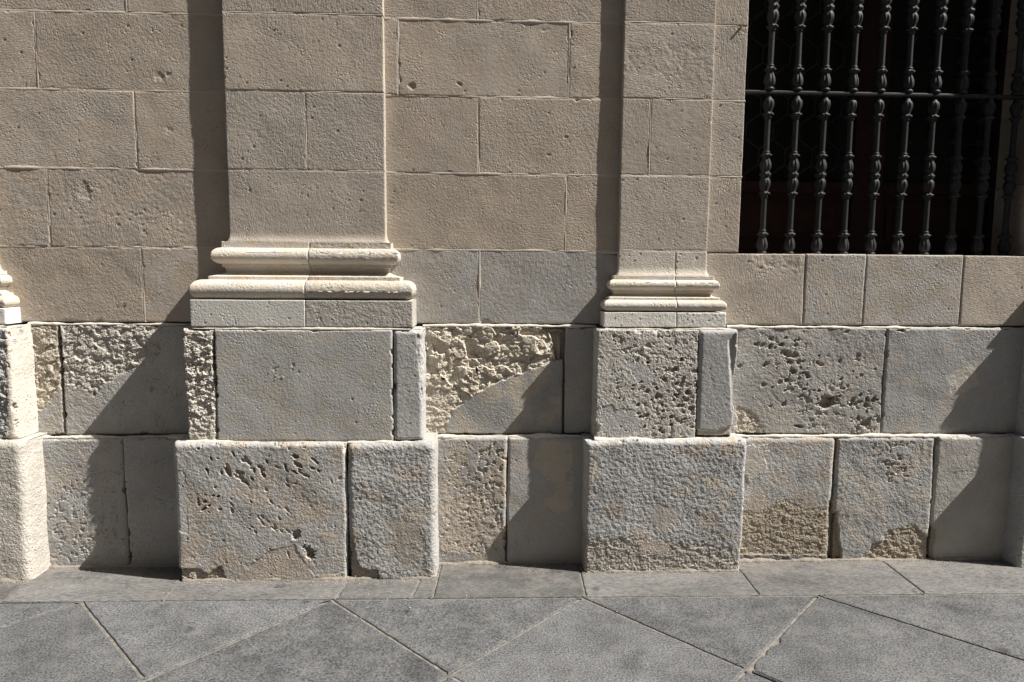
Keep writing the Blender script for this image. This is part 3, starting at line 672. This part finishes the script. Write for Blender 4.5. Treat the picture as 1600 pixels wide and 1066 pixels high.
# ------------------------------------------------------------------ pavement
def slab_mat(name, col, lo_, hi, streak=False):
    # speckled paving with dusty patches, dark spots and, on the border stones, dust lying near the wall
    m, t, b = base_mat(name, .72, .3)
    geo = nn(t, 'ShaderNodeNewGeometry'); info = nn(t, 'ShaderNodeObjectInfo')
    off = nn(t, 'ShaderNodeVectorMath', operation='SCALE'); off.inputs[0].default_value = (31, 17, 5); t.links.new(info.outputs['Random'], off.inputs['Scale'])
    add = nn(t, 'ShaderNodeVectorMath', operation='ADD'); t.links.new(geo.outputs['Position'], add.inputs[0]); t.links.new(off.outputs[0], add.inputs[1])
    v = add.outputs[0]
    if streak:
        mp = nn(t, 'ShaderNodeMapping'); mp.inputs['Scale'].default_value = (.35, 1.3, 1); t.links.new(v, mp.inputs['Vector']); vv = mp.outputs[0]
    else: vv = v
    rgb = nn(t, 'ShaderNodeRGB'); rgb.outputs[0].default_value = (*col, 1)
    n1 = nn(t, 'ShaderNodeTexNoise', Scale=4.5, Detail=6, Roughness=.65); t.links.new(vv, n1.inputs['Vector'])
    n2 = nn(t, 'ShaderNodeTexNoise', Scale=125, Detail=2, Roughness=.55); t.links.new(vv, n2.inputs['Vector'])
    n3 = nn(t, 'ShaderNodeTexNoise', Scale=11, Detail=5, Roughness=.7); t.links.new(v, n3.inputs['Vector'])
    c = mul(t, rgb.outputs[0], ramp(t, n1.outputs[0], .3, .7, .68, 1.32)); c = mul(t, c, ramp(t, info.outputs['Random'], 0, 1, .78, 1.2))
    n4 = nn(t, 'ShaderNodeTexNoise', Scale=2.6, Detail=3, Roughness=.5); t.links.new(v, n4.inputs['Vector']); c = mul(t, c, ramp(t, n4.outputs[0], .64, .74, 1, .62))
    c = mul(t, c, ramp(t, n2.outputs[0], .34, .66, lo_, hi))
    mx = nn(t, 'ShaderNodeMix', data_type='RGBA'); t.links.new(ramp(t, n3.outputs[0], .50, .70, 0, .55), mx.inputs[0]); t.links.new(c, mx.inputs[6]); mx.inputs[7].default_value = (.165, .158, .148, 1)
    out = mx.outputs[2]
    if streak:
        sp = nn(t, 'ShaderNodeSeparateXYZ'); t.links.new(geo.outputs['Position'], sp.inputs[0])
        f_ = math2(t, 'MULTIPLY', ramp(t, sp.outputs[1], Y0-.42, Y0-.06, .05, 1.), ramp(t, n3.outputs[0], .40, .66, 0, .6))
        m2 = nn(t, 'ShaderNodeMix', data_type='RGBA'); t.links.new(f_, m2.inputs[0]); t.links.new(out, m2.inputs[6]); m2.inputs[7].default_value = (.215, .195, .17, 1); out = m2.outputs[2]
    vo = nn(t, 'ShaderNodeTexVoronoi', Scale=3.1); wv = nn(t, 'ShaderNodeVectorMath', operation='ADD'); t.links.new(v, wv.inputs[0]); wn = nn(t, 'ShaderNodeTexNoise', Scale=30, Detail=2); t.links.new(v, wn.inputs['Vector'])
    ws = nn(t, 'ShaderNodeVectorMath', operation='SCALE'); t.links.new(wn.outputs['Color'], ws.inputs[0]); ws.inputs['Scale'].default_value = .05; t.links.new(ws.outputs[0], wv.inputs[1]); t.links.new(wv.outputs[0], vo.inputs['Vector'])
    out = mul(t, out, ramp(t, vo.outputs['Distance'], .05, .10, .55, 1))
    t.links.new(out, b.inputs['Base Color'])
    rr = ramp(t, n3.outputs[0], .3, .7, .6, .85); t.links.new(rr, b.inputs['Roughness'])
    h = math2(t, 'ADD', math2(t, 'MULTIPLY', n2.outputs[0], .0030), math2(t, 'MULTIPLY', n3.outputs[0], .003))
    bp = nn(t, 'ShaderNodeBump', Strength=1., Distance=1.); t.links.new(h, bp.inputs['Height']); t.links.new(bp.outputs[0], b.inputs['Normal'])
    return m
SLAB = slab_mat('hammered_grey_paving', (.101, .103, .106), .48, 1.58)
STRIP = slab_mat('smooth_grey_border_stone', (.110, .109, .107), .62, 1.38, True)
GROUT, _ = plain('sandy_joint', (.175, .162, .145), .95, .1, .45, 40, .004)
GRND, _ = plain('street_stone', (.13, .125, .118), .95, .1, .3, 4)
def slab(parent, pts, mat, rg, gap=.004, z=0., chips=(), name='paving_slab'):
    P = np.array(pts, float); c = P.mean(0); n = len(P)
    out = []
    for i in range(n):
        a, b = P[i], P[(i+1) % n]; L = np.linalg.norm(b-a); k = max(2, int(L/.022))
        d = (b-a)/L; nrm = np.array((-d[1], d[0]));
        if np.dot(c-a, nrm) < 0: nrm = -nrm
        t = np.arange(k)/k
        s = np.stack([a[0]+(b[0]-a[0])*t, a[1]+(b[1]-a[1])*t, t*0+i+z], -1)
        j = gap + .0028*np.abs(fbm(s, .09, 3, .6, rg.uniform(0, 9))) + .0012*rg.uniform(0, 1, k)
        w = np.minimum(1, np.minimum(t, 1-t)*L/.05); j = j + (1-w)*.003
        for (cx, cy, r, dep) in chips:
            j = j + dep*np.exp(-(((s[:, 0]-cx)**2+(s[:, 1]-cy)**2)/(r*r)))
        out.append(s[:, :2]+nrm[None]*j[:, None])
    O = np.concatenate(out); m = len(O); Cc = O.mean(0)
    tn = np.roll(O, -1, 0)-np.roll(O, 1, 0); nv = np.stack([-tn[:, 1], tn[:, 0]], -1); nv /= np.linalg.norm(nv, axis=1)[:, None]+1e-9
    sg = np.sign(((Cc-O)*nv).sum(1))[:, None]; nv = nv*sg
    tx, ty = rg.uniform(-.0015, .0015, 2)
    def zz(Q, d): return z+tx*(Q[:, 0]-Cc[0])+ty*(Q[:, 1]-Cc[1])+d
    I1 = O+nv*.0015; I2 = O+nv*.0055
    V = np.concatenate([np.column_stack([O, zz(O, -.03)]), np.column_stack([O, zz(O, -.0045)]), np.column_stack([I1, zz(I1, -.0016)]), np.column_stack([I2, zz(I2, 0)])])
    area = ((O[:, 0]*np.roll(O[:, 1], -1)-np.roll(O[:, 0], -1)*O[:, 1]).sum())
    order = 1 if area > 0 else -1
    Fc = []
    for r in range(3):
        for i in range(m):
            q = [r*m+i, r*m+(i+1) % m, (r+1)*m+(i+1) % m, (r+1)*m+i]; Fc.append(q if order > 0 else q[::-1])
    top = [3*m+i for i in range(m)]; Fc.append(top if order > 0 else top[::-1])
    me = bpy.data.meshes.new(name); me.from_pydata([tuple(v) for v in V], [], Fc); me.update()
    return link(name, me, parent, mat)
gme = bpy.data.meshes.new('ground'); gme.from_pydata([(-300, -300, -.04), (300, -300, -.04), (300, 300, -.04), (-300, 300, -.04)], [], [(0, 1, 2, 3)])
gr = link('ground', gme, None, GRND); gr['kind'] = 'structure'; gr['label'] = 'grey stone street surface spreading away from the building'
pme = bpy.data.meshes.new('pavement'); pme.from_pydata([(-5, -1.5, -.0062), (5.5, -1.5, -.0062), (5.5, Y0+.2, -.0062), (-5, Y0+.2, -.0062)], [], [(0, 1, 2, 3)])
pav = link('pavement', pme, None, GROUT); pav['kind'] = 'structure'; pav['label'] = 'sandy joints between the grey paving slabs at the foot of the wall'
rg = np.random.RandomState(3)
# border strip along the wall: its outer edge and its joints (outer end, wall end)
def yline(x):
    a = ground(0, 941); b = ground(1600, 927); return a[1]+(b[1]-a[1])*(x-a[0])/(b[0]-a[0])
js = [((2, 940), (65, 892)), ((257, 939), (281, 908)), ((525, 936), (541, 912)), ((642, 936), (654, 912)), ((676, 936), (686, 896)), ((916, 934), (906, 890)), ((1187, 930), (1155, 890)), ((1445, 927), (1380, 877))]
jl = [(-4.2, yline(-4.2), -4.1)] + [(lambda a, b: (a[0], yline(a[0]), a[0]+(b[0]-a[0])*(Y0-yline(a[0]))/(b[1]-a[1])))(ground(*a), ground(*b)) for a, b in js] + [(3.35, yline(3.35), 3.2), (4.6, yline(4.6), 4.6)]
for a, b in zip(jl[:-1], jl[1:]):
    slab(pav, [(a[0], a[1]), (b[0], b[1]), (b[2], Y0+.02), (a[2], Y0+.02)], STRIP, rg, .003, z=rg.uniform(-.001, .001), name='border_slab')
# square slabs laid diagonally
vx = [ground(124, 943)[0], ground(516, 939)[0], ground(911, 935)[0], ground(1282, 932)[0]]
low = [ground(225, 1061), ground(706, 1060), ground(1152, 1050)]
per = (vx[3]-vx[0])/3; dep = 1.04*per/2; x_ = vx[1]
def vert(i, j):
    """corner of the diagonal grid: even rows at the strip line, i counts half periods along the wall, j rows towards the street"""
    x = vx[0]+per*i/2
    return (x+.012*math.sin(i*5.1+j*3.3), yline(x)-.004-j*dep+(.015*math.sin(i*2.7+j*1.9) if j else 0))
chip = [(ground(1213, 1003)[0], ground(1213, 1003)[1], .035, .022), (ground(1195, 1022)[0], ground(1195, 1022)[1], .02, .014), (ground(1165, 1043)[0], ground(1165, 1043)[1], .04, .018)]
for i in range(-5, 11):
    if i % 2 == 0:
        slab(pav, [vert(i, 0), vert(i+1, 1), vert(i+2, 0)], SLAB, rg, .0045, z=rg.uniform(-.0015, .0015))
    for j in range(0, 7):
        if (i+j) % 2 == 0:
            slab(pav, [vert(i, j), vert(i+1, j+1), vert(i, j+2), vert(i-1, j+1)], SLAB, rg, .0045, z=rg.uniform(-.0015, .0015), chips=chip if (i == 6 and j == 0) else ())

# grit and crumbs of mortar swept against the wall and into the joints: nobody could count it
gv, gf = [], []
for k in range(2200):
    u = rg.uniform()
    x = rg.uniform(-2.6, 2.8)
    y = Y0-PL
    for q in PILS:
        if q.ll-.01 < x < q.lr+.01: y = Y0-q.pl
    y -= .004+abs(rg.normal(0, .028)) if u < .8 else rg.uniform(.05, .45)
    r = rg.uniform(.0012, .0035)*(1.6 if rg.uniform() < .06 else 1); b = len(gv)
    for d in ((1, 0, 0), (-1, 0, 0), (0, 1, 0), (0, -1, 0), (0, 0, 1), (0, 0, -1)):
        w = rg.uniform(.6, 1.3); gv.append((x+d[0]*r*w, y+d[1]*r*w, r*.4+d[2]*r*.7*w))
    gf += [(b+i, b+j, b+4) for i, j in ((0, 2), (2, 1), (1, 3), (3, 0))] + [(b+j, b+i, b+5) for i, j in ((0, 2), (2, 1), (1, 3), (3, 0))]
gm = bpy.data.meshes.new('grit'); gm.from_pydata(gv, [], gf); gm.update()
GRIT, _ = plain('grit', (.36, .32, .27), .95, .1, .4, 200)
go = link('grit', gm, None, GRIT); go['kind'] = 'stuff'; go['label'] = 'fine pale grit and mortar crumbs lying along the foot of the wall'; go['category'] = 'grit'

# children of the empties keep their world place
bpy.context.view_layer.update()
for o in bpy.data.objects:
    if o.parent is bld: o.matrix_parent_inverse = bld.matrix_world.inverted()

# ------------------------------------------------------------------ unseen building across the street, behind the camera, added to block sky light
def facing():
    f = bpy.data.objects.new('added_facing_building', None); C.objects.link(f); f.location = (0, -4.2, 0)
    f['label'] = 'unseen plain plastered building added across the street to keep sky light off the stone facade'; f['category'] = 'building'
    pl_, _ = plain('aged_plaster', (.42, .36, .28), .95, .1, .15, 3); wd, _ = plain('brown_shutter_wood', (.07, .04, .025), .7, .2); gl, _ = plain('window_glass', (.02, .022, .025), .15, .5)
    xs = list(range(-29, 32, 4)); rows = [(1.0, 2.9), (4.6, 6.6), (8.2, 10.0), (11.4, 13.0)]
    bl = []
    zz = [-.03] + [v for r in rows for v in r] + [14.5]
    for a, b in zip(zz[::2], zz[1::2]): bl.append((-32, 34, -1., 0, a, b))
    for a, b in rows:
        e = [-32] + [v for x in xs for v in (x-.6, x+.6)] + [34]
        for c, d in zip(e[::2], e[1::2]): bl.append((c, d, -1., -.003, a, b))
    wbox('wall', bl, f, pl_); wbox('cornice', [(-32, 34, .0, .35, 14.1, 14.5)], f, pl_)
    for a, b in rows:
        for x in xs:
            w = wbox('window', [(x-.6, x-.52, -.3, -.2, a, b), (x+.52, x+.6, -.3, -.2, a, b), (x-.04, x+.04, -.3, -.2, a, b), (x-.52, x+.52, -.3, -.2, b-.08, b), (x-.52, x+.52, -.3, -.2, a, a+.08)], f, wd)
            wbox('pane', [(x-.52, x+.52, -.27, -.25, a+.08, b-.08)], w, gl)
facing()
